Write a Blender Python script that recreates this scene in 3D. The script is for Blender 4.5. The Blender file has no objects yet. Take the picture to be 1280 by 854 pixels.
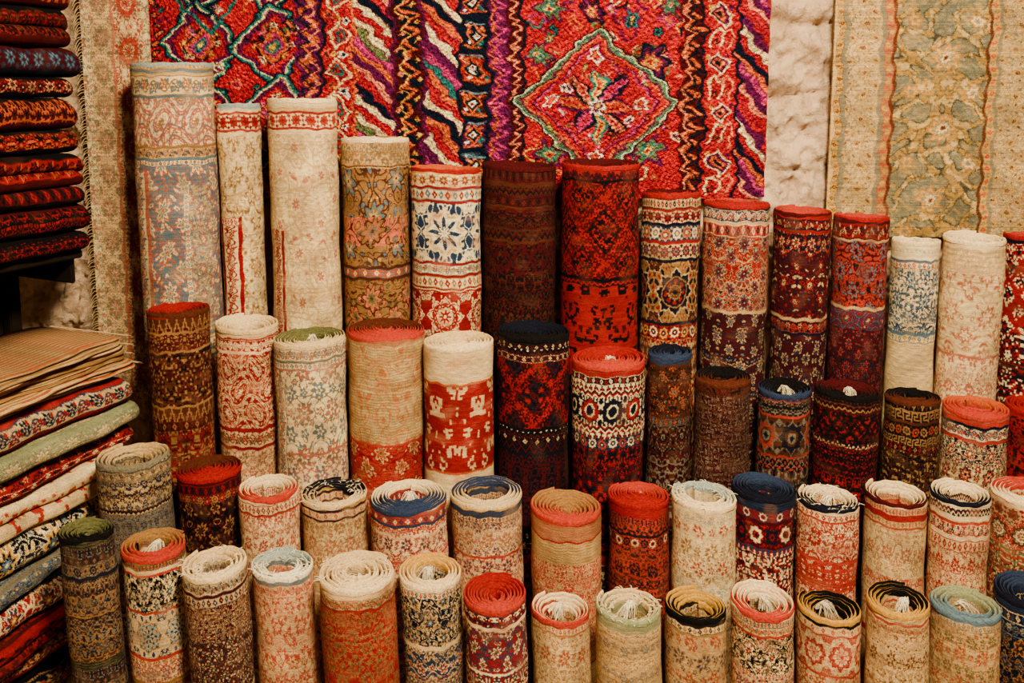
import bpy, math, random, bmesh
import numpy as np
from mathutils import Vector

# ------------------------------------------------------------------ camera (tilted 7 deg, lens shifted down)
F = 1080.0; PITCH = math.radians(7.0); CH = 1.9; PY = 248.0
cam = bpy.data.cameras.new("camera"); camo = bpy.data.objects.new("camera", cam)
bpy.context.scene.collection.objects.link(camo)
camo.location = (0, 0, CH); camo.rotation_euler = (math.pi/2 - PITCH, 0, 0)
cam.sensor_width = 36; cam.lens = F/1280*36; cam.clip_start = 0.05; cam.shift_y = -(427-PY)/1280
bpy.context.scene.camera = camo
cp, sp = math.cos(PITCH), math.sin(PITCH)

def survey(px, py, Y):
    a = (px-640)/F; b = -(py-PY)/F
    dy = cp + b*sp; dz = -sp + b*cp
    t = Y/dy
    return a*t, CH + dz*t, t

COL = dict(R=(.52,.055,.045), r=(.63,.18,.12), D=(.24,.03,.045), N=(.05,.06,.11), n=(.15,.19,.28),
           C=(.90,.78,.56), c=(.75,.61,.39), T=(.56,.40,.21), B=(.34,.42,.46), b=(.55,.60,.57),
           O=(.69,.28,.09), G=(.34,.34,.20), K=(.04,.025,.03), P=(.67,.36,.26), Y=(.74,.54,.19),
           W=(.95,.89,.73), M=(.28,.13,.07), V=(.30,.05,.20), A=(.13,.34,.33), g=(.52,.53,.37),
           X=(.57,.03,.07), F=(.82,.69,.47), L=(.43,.40,.32), E=(.78,.40,.27), m=(.60,.12,.32))
S = 2.2

def sn(x, y, rng, s, n=7):
    o = np.zeros_like(x)
    for i in range(n):
        th = rng.uniform(0, 2*math.pi); k = 2*math.pi/s*rng.uniform(.55, 1.35)
        o += np.sin(x*k*math.cos(th) + y*k*math.sin(th) + rng.uniform(0, 6.28))
    return o/math.sqrt(n)

def fold(x, p): return x - np.round(x/p)*p
def flower(x, y, r, n, d=.28):
    rr = np.hypot(x, y); th = np.arctan2(y, x)
    return rr < r*(1-d + d*np.cos(n*th))
def rosette(a, M, lx, v, R, c, rng, n=8):
    rr = np.hypot(lx, v); th = np.arctan2(v, lx)
    lim = R*(.86+.10*np.cos(n*th)+.04*np.cos(3*n*th))
    inside = M & (rr < lim)
    f = np.abs(fold(th, 2*math.pi/n))*R*.55
    q = sn(f, rr, rng, R*.60, 6); q2 = sn(f, rr, rng, R*.32, 5)
    a[inside] = c[1]
    a[inside & (np.abs(q) < .28)] = c[2 % len(c)]
    a[inside & (q2 > .8)] = c[3 % len(c)]
    a[inside & (q2 < -1.0)] = c[0]
    a[inside & (rr > lim*.90)] = c[-1]
    a[inside & flower(lx, v, R*.36, n)] = c[0]
    a[inside & flower(lx, v, R*.26, n)] = c[2 % len(c)]
    a[inside & (rr < R*.09)] = c[1]

def st_s(x, v, h, a, c, p, rng): a[:] = c[0]
def st_lines(x, v, h, a, c, p, rng):
    i = np.clip(((v+h)/(2*h)*len(c)).astype(int), 0, len(c)-1)
    a[:] = np.array(c)[i]
def st_dots(x, v, h, a, c, p, rng):
    a[:] = c[0]
    i = np.floor(x/p).astype(int) % (len(c)-1)
    lx = fold(x-p/2, p)
    m = (np.abs(lx)+np.abs(v)*p*.3/max(1, h*.6)) < p*.40
    a[m] = np.array(c[1:])[i][m]
    a[(np.abs(lx) < p*.1) & (np.abs(v) < h*.2)] = c[0]
    a[np.abs(v) > h*.84] = c[-1]
def st_zig(x, v, h, a, c, p, rng):
    t = v + np.abs(fold(x, p))*min(2.0, 2*h/p)
    w = max(2.4, 2*h/len(c)*.8)
    i = np.floor(t/w).astype(int) % len(c)
    a[:] = np.array(c)[i]
def st_tri(x, v, h, a, c, p, rng):
    a[:] = c[0]
    q = 2.0; xx = np.floor(x/q)*q
    m = np.abs(fold(xx, p))/(p/2) < (v+h)/(2*h)
    a[m] = c[1]
    if len(c) > 2:
        m = np.abs(fold(xx, p))/(p/2) < (v+h)/(2*h)-.45; a[m] = c[2]
def st_vine(x, v, h, a, c, p, rng):
    a[:] = c[0]
    cc = c[1:]
    p = p*1.15
    n2 = sn(np.abs(fold(x, p)), v, rng, max(6, h), 6)
    a[(n2 > 1.3)] = cc[-1]
    yv = .55*h*np.sin(2*math.pi*x/p)
    a[np.abs(v-yv) < max(.8, h*.09)] = cc[-1]
    k = np.round((x-p/4)/(p/2)); cx = p/4 + k*p/2
    cy = -.18*h*np.sin(2*math.pi*cx/p)
    lx, ly = x-cx, v-cy
    par = (k.astype(int) % 2 == 0)
    m = flower(lx, ly, min(h*.72, p*.25), 6, .2); a[m] = cc[-1]
    m = flower(lx, ly, min(h*.58, p*.20), 6, .24)
    a[m & par] = cc[0]; a[m & ~par] = cc[1 % len(cc)]
    m = flower(lx, ly, min(h*.36, p*.13), 5); a[m] = c[0]
    m = np.hypot(lx, ly) < min(h*.16, p*.06); a[m] = cc[-1]
    for sx in (-1, 1):
        ex = (lx - sx*p*.22); ey = ly + sx*h*.35
        a[(ex/(p*.08))**2 + (ey/(h*.26))**2 < 1] = cc[1 % len(cc)]
    a[np.abs(v) > h*.90] = cc[-1]
def st_medal(x, v, h, a, c, p, rng):
    a[:] = c[0]
    lx = fold(x, p); l2 = fold(x-p/2, p)
    R = min(h*.95, p*.47)
    if h > 12:
        q = sn(np.abs(lx), np.abs(v), rng, R*.5, 7)
        a[np.abs(q) < .16] = c[2 % len(c)]; a[q > 1.2] = c[1]; a[q < -1.25] = c[3 % len(c)]
        rosette(a, np.ones(x.shape, bool), lx*(1.0 if p*.47 <= h*.95*1.25 else h*.95/(p*.40)), v, R, c, rng)
        rosette(a, np.ones(x.shape, bool), l2, np.abs(v)-h, R*.5, c, rng, 6)
    else:
        for i, (q, n, d) in enumerate(((1, 8, .14), (.78, 8, .2), (.5, 4, .25), (.24, 6, .2))):
            a[flower(lx, v, R*q, n, d)] = c[1 + i % (len(c)-1)]
        a[(np.abs(l2)/(p*.16) + np.abs(np.abs(v)-h*.7)/(h*.3)) < 1] = c[1]
        a[(np.abs(l2)/(p*.08) + np.abs(v)/(h*.3)) < 1] = c[-1]
def st_arab(x, v, h, a, c, p, rng):
    """scrolling leaves and blossoms, mirrored about the axis"""
    a[:] = c[0]
    p = p*1.15
    wx = x + .05*p*np.sin(v/p*5.1); wv = v + .05*p*np.sin(x/p*4.3+v/p*2)
    lx = np.abs(fold(wx, p)); n = sn(lx, wv, rng, p*.42, 6)
    n2 = sn(lx, wv, rng, p*.24, 7); n3 = sn(wx, wv, rng, p*.15, 7)
    a[(n2 > .70)] = c[1]; a[(n2 > .92)] = c[2 % len(c)]; a[n2 > 1.5] = c[0]
    a[(n2 < -.95)] = c[1]; a[(n2 < -1.15)] = c[3 % len(c)]
    a[np.abs(n) < .12] = c[1]; a[np.abs(np.abs(n)-.75) < .06] = c[1]
    a[n3 > 1.55] = c[1]
    q = p*1.07
    for ox, oy, s, f in ((0, 0, .27, 8), (p/2, q*.43, .22, 6)):
        l1 = fold(wx-ox, p); l2 = fold(wv-oy, q)
        a[flower(l1, l2*.8, p*s, f, .2)] = c[1]
        a[flower(l1, l2*.8, p*s*.84, f, .22)] = c[2 % len(c)]
        a[flower(l1, l2*.8, p*s*.58, f, .25)] = c[0]
        a[flower(l1, l2*.8, p*s*.38, f, .25)] = c[3 % len(c)]
        a[np.hypot(l1, l2) < p*s*.12] = c[1]
def st_fine(x, v, h, a, c, p, rng):
    a[:] = c[0]
    p = p*1.15; q = p*1.3
    x = x + .04*p*np.sin(v/p*4.7); v = v + .04*p*np.sin(x/p*3.9)
    ix = np.abs(fold(x, p))
    n = sn(ix, v, rng, p*.46, 6); n2 = sn(ix, v, rng, p*.22, 7)
    a[np.abs(n) < .13] = c[1]
    a[n2 > 1.05] = c[1]; a[n2 > 1.35] = c[2 % len(c)]
    a[n2 < -1.25] = c[3 % len(c)]
    for ox, oy, s, k, f in ((0, 0, .30, 0, 7), (p/2, q/2, .25, 1, 6), (p/2, 0, .13, 0, 5), (0, q/2, .15, 1, 5), (p*.25, q*.25, .10, 0, 5), (-p*.25, q*.25, .10, 0, 5)):
        lx = fold(x-ox, p); ly = fold(v-oy, q)
        a[flower(lx, ly*.85, p*s, f, .2)] = c[1]
        a[flower(lx, ly*.85, p*s*.80, f, .24)] = c[2 + k] if len(c) > 3 else c[2 % len(c)]
        a[flower(lx, ly*.85, p*s*.52, f-1)] = c[0]
        a[np.hypot(lx, ly) < p*s*.22] = c[1]
def st_geo(x, v, h, a, c, p, rng):
    p = p*1.2
    q = max(1.8, p/15)
    lx = np.floor(np.abs(fold(x, p))/q)*q; ly = np.floor(v/q)*q
    n = sn(lx, ly, rng, p*.36)
    i = np.clip(np.floor((n+1.5)/3*len(c)*1.6).astype(int), 0, 99) % len(c)
    a[:] = np.array(c)[i]
def st_diam(x, v, h, a, c, p, rng):
    q = 2.2
    X = np.floor(x/q+.5)*q; V = np.floor(v/q+.5)*q
    H = p*1.3
    d1 = np.abs(fold(X, p))/(p/2) + np.abs(fold(V, H))/(H/2) + .10*np.sign(np.sin(X*.9))*np.sign(np.sin(V*.9))
    i = np.floor(np.minimum(d1, 2-d1)*len(c)*1.0).astype(int) % len(c)
    odd = d1 > 1
    idx = np.where(odd, (i+1) % len(c), i)
    a[:] = np.array(c)[idx]
    n = sn(np.abs(fold(X, p)), np.abs(fold(V, H)), rng, p*.25)
    a[n > 1.3] = c[-1]; a[n < -1.4] = c[0]
def st_star(x, v, h, a, c, p, rng):
    a[:] = c[0]
    if h > 14:
        q = 1.8; xx = np.floor(x/q+.5)*q; vv = np.floor(v/q+.5)*q
        n = sn(np.abs(fold(xx, p)), np.abs(vv), rng, p*.24); a[n > .9] = c[-1]; a[n < -1.1] = c[1]
    else: xx, vv = x, v
    k = np.round(x/p).astype(int); lx = xx-k*p
    R = min(h*.95, p*.48)
    d1 = np.maximum(np.abs(lx), np.abs(vv)); d2 = (np.abs(lx)+np.abs(vv))*.7071
    m = np.minimum(d1, d2)
    fc = np.array(c[1:3])[k % 2]
    a[m < R*.78] = c[-1]; a[m < R*.70] = fc[m < R*.70]
    m2 = np.maximum(d1, d2) < R*.50; a[m2] = c[0]
    a[np.maximum(d1, d2) < R*.36] = c[-1]; a[np.minimum(d1, d2) < R*.15] = c[1]
    l2 = np.abs(fold(x-p/2, p)); m4 = (l2 + np.abs(np.abs(v)-h*.75)) < p*.13; a[m4] = c[-1]
def st_rib(x, v, h, a, c, p, rng):
    n = sn(x*.6, v*1.0, rng, p); s = np.sin(v*2*math.pi/3.4 + sn(x, v, rng, 40)*1.2)
    t = (.5+.24*s+.12*n + .14*rng.normal(0, 1, x.shape))[..., None]
    a[:] = np.clip(np.array(c[0])*t + np.array(c[1])*(1-t), 0, 1)
    if len(c) > 2 and h > 20:       # faint woven figures over the ribs
        n2 = sn(np.abs(fold(x, p*2.4)), v, rng, p*.9, 6)
        w = ((np.abs(n2) < .14) | (n2 > 1.1))
        a[w] = a[w]*.5+np.array(c[2])*.5
def st_big(x, v, h, a, c, p, rng):
    q = 3.0
    a[:] = c[0]
    X = np.round(x/q)*q; V = np.round(v/q)*q
    n = sn(np.abs(fold(X, p)), V, rng, p*.42); n2 = sn(np.abs(fold(X, p)), V, rng, p*.15)
    a[(n > .45) & (n2 > -.7)] = c[1]; a[(n > 1.35)] = c[0]
    a[(n < -.9) & (n2 > .6)] = c[1]
    if len(c) > 2: a[(n < -1.3)] = c[2]
def st_scroll(x, v, h, a, c, p, rng):
    a[:] = c[0]
    n = sn(x, v, rng, p*.25, 7); a[n > 1.2] = c[1]; a[n < -1.4] = c[-1]
    wx = x+3*np.sin(v/9.0); wv = v+3*np.sin(x/7.0)
    for s in (1, -1):
        lx = fold(wx - (0 if s == 1 else p/2), p); ly = fold(wv - (0 if s == 1 else p*.62), p*1.24)
        r = np.hypot(lx, ly*.85); th = np.arctan2(ly, lx*s)
        sp_ = ((r/(p*.21) - th/(2*math.pi)) % 1.0)
        ins = r < p*.50
        a[ins & (sp_ < .48)] = c[2 % len(c)]
        a[ins & (sp_ < .38)] = c[1]
        a[ins & (np.abs(sp_-.20) < .05) & (np.sin(th*12) > -.2)] = c[0]
        a[ins & (sp_ > .55) & (sp_ < .78) & (np.sin(th*9+r) > .55)] = c[1]
        a[flower(lx, ly, p*.10, 6)] = c[-1]
def st_key(x, v, h, a, c, p, rng):
    a[:] = c[0]
    q = p/6
    i = np.floor(fold(x, p)/q+3).astype(int); j = np.floor((v+h)/(2*h/6)).astype(int)
    K = ["111110", "100010", "101110", "101000", "101111", "100000"]
    A = np.array([[int(z) for z in k] for k in K])
    m = A[np.clip(j, 0, 5), np.clip(i, 0, 5)] == 1
    a[m] = c[1]
def st_plaid(x, v, h, a, c, p, rng):
    n = sn(x*2.2, v*.3, rng, p) + sn(x*.3, v*2.2, rng, p) + .8*sn(x, v, rng, 5)
    i = np.clip(np.floor((n+2)/4*len(c)).astype(int), 0, len(c)-1)
    a[:] = np.array(c)[i]
STY = {k[3:]: f for k, f in list(globals().items()) if k.startswith('st_')}

class Cv:
    def __init__(s, w, h, seed, x0=None, y0=0.0, warp=.8, jit=.34):
        s.w, s.h = w, h
        nx, ny = int(w*S), int(h*S)
        x = (np.arange(nx)+.5)/S + (-w/2 if x0 is None else x0)
        y = (np.arange(ny)+.5)/S + y0
        s.gx, s.gy = x, y
        s.X, s.Y = np.meshgrid(x, y)
        s.a = np.zeros((ny, nx, 3)); s.rng = np.random.default_rng(seed)
        k = 2*math.pi/w
        s.Xw = s.X + warp*np.sin(s.Y/9.7+1)+warp*.7*np.sin(s.Y/4.1+s.X*k*9)+jit*s.rng.normal(0, 1, s.X.shape)
        s.Yw = s.Y + warp*np.sin(s.X*k*5+seed)+warp*.6*np.sin(s.X*k*13+s.Y/13)+jit*s.rng.normal(0, 1, s.X.shape)
        if warp > 2:
            s.Xw += warp*.5*sn(s.X, s.Y, s.rng, 16, 6)+warp*.8*sn(s.X, s.Y, s.rng, 60, 5)
            s.Yw += warp*.5*sn(s.X, s.Y, s.rng, 16, 6)+warp*.8*sn(s.X, s.Y, s.rng, 60, 5)
    def region(s, x0, x1, y0, y1, style, cols, p=24, rot=False):
        m = (s.Xw >= x0) & (s.Xw < x1) & (s.Yw >= y0) & (s.Yw < y1)
        if not m.any(): return
        rr = np.where(m.any(1))[0]; cc = np.where(m.any(0))[0]
        sl = (slice(rr[0], rr[-1]+1), slice(cc[0], cc[-1]+1))
        X, Y, M = s.Xw[sl], s.Yw[sl], m[sl]
        sub = s.a[sl].copy()
        c = [COL[k] for k in cols]
        if rot: STY[style](Y, X-(x0+x1)/2, (x1-x0)/2, sub, c, p, s.rng)
        else: STY[style](X, Y-(y0+y1)/2, (y1-y0)/2, sub, c, p, s.rng)
        s.a[sl][M] = sub[M]
    def spec(s, text):
        y = -6.0
        toks = text.split()
        for i, t in enumerate(toks):
            q = t.split(':'); h = float(q[0])
            if i == 0: h += 6
            y1 = y+h if i < len(toks)-1 else s.h+8
            s.region(-1e4, 1e4, y, y1, q[1], q[2], float(q[3]) if len(q) > 3 else 24.0)
            y = y1
    def box(s, x0, x1, y0, y1):
        i0, i1 = np.searchsorted(s.gx, (x0, x1)); j0, j1 = np.searchsorted(s.gy, (y0, y1))
        return (slice(j0, j1), slice(i0, i1))
    def seg(s, x0, y0, x1, y1, w, col):
        M = 14
        sl = s.box(min(x0, x1)-w-M, max(x0, x1)+w+M, min(y0, y1)-w-M, max(y0, y1)+w+M)
        X, Y = s.Xw[sl], s.Yw[sl]
        if X.size == 0: return
        dx, dy = x1-x0, y1-y0; L = dx*dx+dy*dy+1e-9
        t = np.clip(((X-x0)*dx+(Y-y0)*dy)/L, 0, 1)
        s.a[sl][np.hypot(X-x0-t*dx, Y-y0-t*dy) < w/2] = COL[col]
    def line(s, pts, w, col):
        for p, q in zip(pts[:-1], pts[1:]): s.seg(p[0], p[1], q[0], q[1], w, col)
    def flo(s, cx, cy, r, n, cols):
        M = 14
        sl = s.box(cx-r-M, cx+r+M, cy-r-M, cy+r+M)
        X, Y = s.Xw[sl]-cx, s.Yw[sl]-cy
        if X.size == 0: return
        for i, c in enumerate(cols):
            s.a[sl][flower(X, Y, r*(1-i/len(cols)), n, .2)] = COL[c]
    def dia(s, cx, cy, rx, ry, cols):
        M = 14
        sl = s.box(cx-rx-M, cx+rx+M, cy-ry-M, cy+ry+M)
        X, Y = s.Xw[sl]-cx, s.Yw[sl]-cy
        if X.size == 0: return
        d = np.abs(X)/rx + np.abs(Y)/ry
        for i, (c, q) in enumerate(cols):
            s.a[sl][d < q] = COL[c]
    def image(s, name, grain=.15, fade=0.0, streak=.11, stitch=0.0, worn=.5):
        a = s.a
        mean = a.reshape(-1, 3).mean(0); k = 1.12*(1-fade*.7)
        a = np.clip(a*k+mean*(1-k), .012, 1)
        ny, nx, _ = a.shape
        r = s.rng
        rows = r.random((ny, 1)); rows = (rows + np.roll(rows, 1, 0))/2
        if worn:        # threadbare patches where the foundation shows through
            w = np.clip(sn(s.X, s.Y*1.5, r, 46, 8)-.35+.5*(rows-.5)+.7*(r.random((ny, nx))-.5), 0, 1)*worn
            base = mean*.75+np.array(COL['c'])*.25
            a = a*(1-w[..., None])+base*w[..., None]
        g = 1 + grain*(r.random((ny, nx))-.5)*2
        g *= 1 + streak*(rows-.5)*2
        g *= 1 + .07*sn(s.X*1.0, s.Y*1.6, r, 70, 6)
        g *= 1 + .05*sn(s.X, s.Y*2.5, r, 14, 8)
        if stitch:
            f = sn(s.X, s.Y, r, 60, 6)
            g *= 1 + stitch*np.sin(f*16 + s.Y*.9) * (.6+.4*np.sin(s.X*1.1+f*9))
            g *= 1 + .15*sn(s.X, s.Y, r, 6, 10)
        a = np.clip(a*g[..., None], 0, 1)
        im = bpy.data.images.new(name, nx, ny)
        buf = np.ones((ny, nx, 4), dtype=np.float32); buf[..., :3] = a[::-1]
        im.pixels.foreach_set(buf.ravel()); im.update(); im.pack()
        return im

# ------------------------------------------------------------------ materials
def mat_base(name):
    m = bpy.data.materials.new(name); m.use_nodes = True
    nt = m.node_tree; b = nt.nodes['Principled BSDF']
    b.inputs['Roughness'].default_value = .95
    b.inputs['Specular IOR Level'].default_value = .08
    return m, nt, b

def rug_mat(name, im, bump=.85, knot=330.0, shag=False):
    m, nt, b = mat_base(name)
    N = nt.nodes; L = nt.links
    t = N.new('ShaderNodeTexImage'); t.image = im
    tc = N.new('ShaderNodeTexCoord')
    nz = N.new('ShaderNodeTexNoise'); nz.inputs['Scale'].default_value = 9; nz.inputs['Detail'].default_value = 6
    L.new(tc.outputs['Object'], nz.inputs['Vector'])
    mr = N.new('ShaderNodeMapRange'); mr.inputs[3].default_value = .72; mr.inputs[4].default_value = 1.26
    L.new(nz.outputs['Fac'], mr.inputs[0])
    mx = N.new('ShaderNodeMix'); mx.data_type = 'RGBA'; mx.blend_type = 'MULTIPLY'; mx.inputs[0].default_value = 1
    L.new(t.outputs['Color'], mx.inputs[6]); L.new(mr.outputs[0], mx.inputs[7])
    L.new(mx.outputs[2], b.inputs['Base Color'])
    mp = N.new('ShaderNodeMapping'); mp.inputs['Scale'].default_value = (1, 1, 1.9 if not shag else .8)
    L.new(tc.outputs['Object'], mp.inputs['Vector'])
    n2 = N.new('ShaderNodeTexNoise'); n2.inputs['Scale'].default_value = knot if not shag else 120
    n2.inputs['Detail'].default_value = 2
    L.new(mp.outputs[0], n2.inputs['Vector'])
    bp = N.new('ShaderNodeBump'); bp.inputs['Strength'].default_value = bump; bp.inputs['Distance'].default_value = .007 if not shag else .026
    L.new(n2.outputs['Fac'], bp.inputs['Height']); L.new(bp.outputs[0], b.inputs['Normal'])
    return m

_plain = {}
def wool(key, contrast=.55):
    if key in _plain: return _plain[key]
    c = COL[key] if isinstance(key, str) else key
    m, nt, b = mat_base("wool_yarn")
    N = nt.nodes; L = nt.links
    lin = [pow(v, 2.2) for v in c]
    tc = N.new('ShaderNodeTexCoord')
    nz = N.new('ShaderNodeTexNoise'); nz.inputs['Scale'].default_value = 190; nz.inputs['Detail'].default_value = 3
    L.new(tc.outputs['Object'], nz.inputs['Vector'])
    cr = N.new('ShaderNodeValToRGB')
    cr.color_ramp.elements[0].position = .3; cr.color_ramp.elements[1].position = .7
    cr.color_ramp.elements[0].color = [v*contrast for v in lin]+[1]
    cr.color_ramp.elements[1].color = [min(1, v*1.12+.003) for v in lin]+[1]
    L.new(nz.outputs['Fac'], cr.inputs[0]); L.new(cr.outputs[0], b.inputs['Base Color'])
    bp = N.new('ShaderNodeBump'); bp.inputs['Strength'].default_value = .6; bp.inputs['Distance'].default_value = .004
    L.new(nz.outputs['Fac'], bp.inputs['Height']); L.new(bp.outputs[0], b.inputs['Normal'])
    _plain[key] = m
    return m

# ------------------------------------------------------------------ mesh helpers
def link(o): bpy.context.scene.collection.objects.link(o)
def grid_faces(n, m, off):
    i = np.arange(n-1)[:, None]*m; j = np.arange(m-1)[None, :]
    a = (i+j+off).ravel()
    return np.stack([a, a+1, a+m+1, a+m], 1)
def build(name, patches, mats, smooth=True):
    V = []; Fc = []; U = []; MI = []; off = 0
    for P, UV, mi, flip in patches:
        n, m, _ = P.shape
        V.append(P.reshape(-1, 3)); f = grid_faces(n, m, off)
        if flip: f = f[:, ::-1]
        Fc.append(f); off += n*m
        if UV is None: UV = np.zeros((n, m, 2))
        U.append(UV.reshape(-1, 2))
        MI.append(np.broadcast_to(np.asarray(mi), (n-1, m-1)).ravel())
    V = np.concatenate(V); Fc = np.concatenate(Fc); U = np.concatenate(U); MI = np.concatenate(MI)
    me = bpy.data.meshes.new(name)
    me.vertices.add(len(V)); me.vertices.foreach_set('co', V.astype(np.float32).ravel())
    me.loops.add(Fc.size); me.loops.foreach_set('vertex_index', Fc.astype(np.int32).ravel())
    me.polygons.add(len(Fc)); me.polygons.foreach_set('loop_start', np.arange(0, Fc.size, 4, dtype=np.int32))
    me.polygons.foreach_set('material_index', MI.astype(np.int32))
    me.update(calc_edges=True)
    uv = me.uv_layers.new(name='UVMap')
    uv.data.foreach_set('uv', U[Fc.ravel()].astype(np.float32).ravel())
    for m_ in mats: me.materials.append(m_)
    if smooth: me.polygons.foreach_set('use_smooth', np.ones(len(Fc), bool))
    me.validate()
    o = bpy.data.objects.new(name, me); link(o)
    return o

def strands(name, lines, rad, mat, parent=None):
    patches = []
    for ln in lines:
        ln = np.array(ln, float); n = len(ln)
        P = np.zeros((n, 5, 3))
        tg = np.gradient(ln, axis=0); tg /= np.linalg.norm(tg, axis=1)[:, None]+1e-9
        a = np.cross(tg, np.array([.3, .5, .81])); a /= np.linalg.norm(a, axis=1)[:, None]+1e-9
        b = np.cross(tg, a)
        for k in range(5):
            th = 2*math.pi*k/4
            rr = rad*np.linspace(1, .6, n)[:, None]
            P[:, k] = ln + rr*(a*math.cos(th)+b*math.sin(th))
        patches.append((P, None, 0, False))
    o = build(name, patches, [mat])
    if parent: o.parent = parent
    o["kind"] = "stuff"
    return o

def make_roll(idx, Y, R, X, H, edge, rin, pitch, fr, label, group, spec, over, fade, wpx, hpx, unit, lean):
    rng = np.random.default_rng(idx*7+3)
    cv = Cv(math.pi*wpx, hpx, idx+11)
    cv.spec(spec)
    for o in over: cv.region(*o)
    im = cv.image("rug_pattern", fade=fade)
    mb = rug_mat("knotted_rug", im)
    seg = 64
    rin = max(rin*R, .012)
    turns = max(1.6, (R-rin)/pitch)
    Np = int(turns*seg)+1
    k = np.arange(Np)
    th0 = math.pi/2 + rng.uniform(-1.0, 1.0)
    ph = th0 + 2*math.pi*k/seg
    th = pitch*.72
    fr_in = k/(Np-1)
    rm = R - th/2 - pitch*k/seg
    s1, s2, s3 = rng.uniform(0, 6.28, 3)
    wob = 1 + .011*np.sin(2*ph+s1)*(1+2.6*fr_in) + .006*np.sin(3*ph+s2) - .008
    kn = np.arange(0, Np+20, 20)
    jit = np.interp(k, kn, rng.normal(0, pitch*.17, len(kn)))
    if Np > seg: jit[:seg] *= np.linspace(0, 1, seg)
    rm = rm*wob + jit
    ro, ri = rm+th/2, rm-th/2
    zt = H + .003*np.sin(ph+s3) + .004*np.sin(ph*1.7+s1)*fr_in + rng.uniform(-.028, .006)*fr_in + .0012*np.sin(ph*11+s2)
    u = .5+(ph+math.pi/2)/(2*math.pi)
    hz = hpx*unit
    c_, s_ = np.cos(ph), np.sin(ph)
    def cyl(rad, ks, lv, noise):
        n, m = len(ks), len(lv)
        P = np.zeros((n, m, 3)); UV = np.zeros((n, m, 2))
        for j, d in enumerate(lv):
            z = np.maximum(zt[ks]-d, 0)
            r2 = rad[ks].copy()
            if noise:
                r2 = r2 + .0010*np.sin(2*ph[ks]+z*9+s2)+.0009*np.sin(3*ph[ks]-z*21+s3) - (.0015 if d < .01 else 0) + .0010*math.sin(d*17+s1) + .0007*math.sin(d*43+s2)
            P[:, j, 0] = r2*c_[ks] + lean*(H-z); P[:, j, 1] = r2*s_[ks]; P[:, j, 2] = z
            UV[:, j, 0] = u[ks]; UV[:, j, 1] = 1-d/hz
        return P, UV
    lv = np.concatenate([np.array([.004, .012]), np.arange(.035, .9, .03)])
    lv = np.concatenate([lv[lv < H-.05], [H+.1]])
    k1 = np.arange(0, min(seg+4, Np)); k2 = np.arange(min(seg, Np-2), Np)
    lc = np.array([.004, .05, .3, H+.1])
    P1, U1 = cyl(ro, k1, lv, True); P2, U2 = cyl(ro, k2, lc, False); P3, U3 = cyl(ri, k, lc, False)
    e1 = np.stack([P1[0][[0, -1]], P3[0][[0, -1]]], 0)
    body = build("rolled_rug", [(P1, U1, 0, True), (P2, U2, 0, True), (P3, U3, 0, False), (e1, None, 0, False)], [mb])
    cols = [(ro, -.012), (ro+.0006, -.004), (rm+th*.28, .0012), (rm, .002), (rm-th*.3, .0008), (ri-.0002, -.005), (ri, -.014)]
    P = np.zeros((Np, len(cols), 3))
    for j, (rad, dz) in enumerate(cols):
        P[:, j, 0] = rad*c_; P[:, j, 1] = rad*s_; P[:, j, 2] = zt+dz
    mi = np.zeros((Np-1, len(cols)-1), int); mi[:, 3:] = 1
    bd = build("edge_binding", [(P, None, mi, True)], [wool(edge[0]), wool(edge[1 if len(edge) > 1 else 0])])
    bd.parent = body
    body.location = (X, Y, 0)
    body["label"] = label; body["category"] = "rolled rug"; body["group"] = group
    if fr:
        lines = []
        rn = random.Random(idx)
        if 't' in fr:
            a0 = rn.uniform(.3, 2.8); rr = ri[-1]
            bx, by = rr*.85*math.cos(a0), rr*.85*math.sin(a0)
            tx, ty = -bx*.24+rn.uniform(-.002, .002), -by*.24+rn.uniform(-.002, .002)
            for i in range(34):
                px, py, pz = bx+rn.uniform(-.004, .004), by+rn.uniform(-.004, .004), H-.022
                dx, dy = tx+rn.uniform(-.0015, .0015), ty+rn.uniform(-.0015, .0015)
                ln = []
                lift = rn.uniform(.009, .012)
                for q in range(8):
                    ln.append((px, py, pz)); px += dx; py += dy; pz += lift*(1-q*.36)
                    dx = dx*.9+rn.uniform(-.0022, .0022); dy = dy*.9+rn.uniform(-.0022, .0022)
                lines.append(ln)
        if 'f' in fr:
            for i in range(80):
                kk = rn.randrange(Np); r_ = rn.uniform(ri[kk], ro[kk])
                px, py, pz = r_*c_[kk], r_*s_[kk], zt[kk]-.002
                ta = rn.uniform(0, 6.28)
                ln = []; up = rn.uniform(.001, .003)
                for q in range(5):
                    ln.append((px, py, pz)); px += math.cos(ta)*.004; py += math.sin(ta)*.004; pz += up*(1-q*.6); ta += rn.uniform(-.6, .6)
                lines.append(ln)
        f = strands("fringe", lines, .0012, wool('W'), body)
        f["label"] = "off-white cotton fringe threads"
    return body

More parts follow.
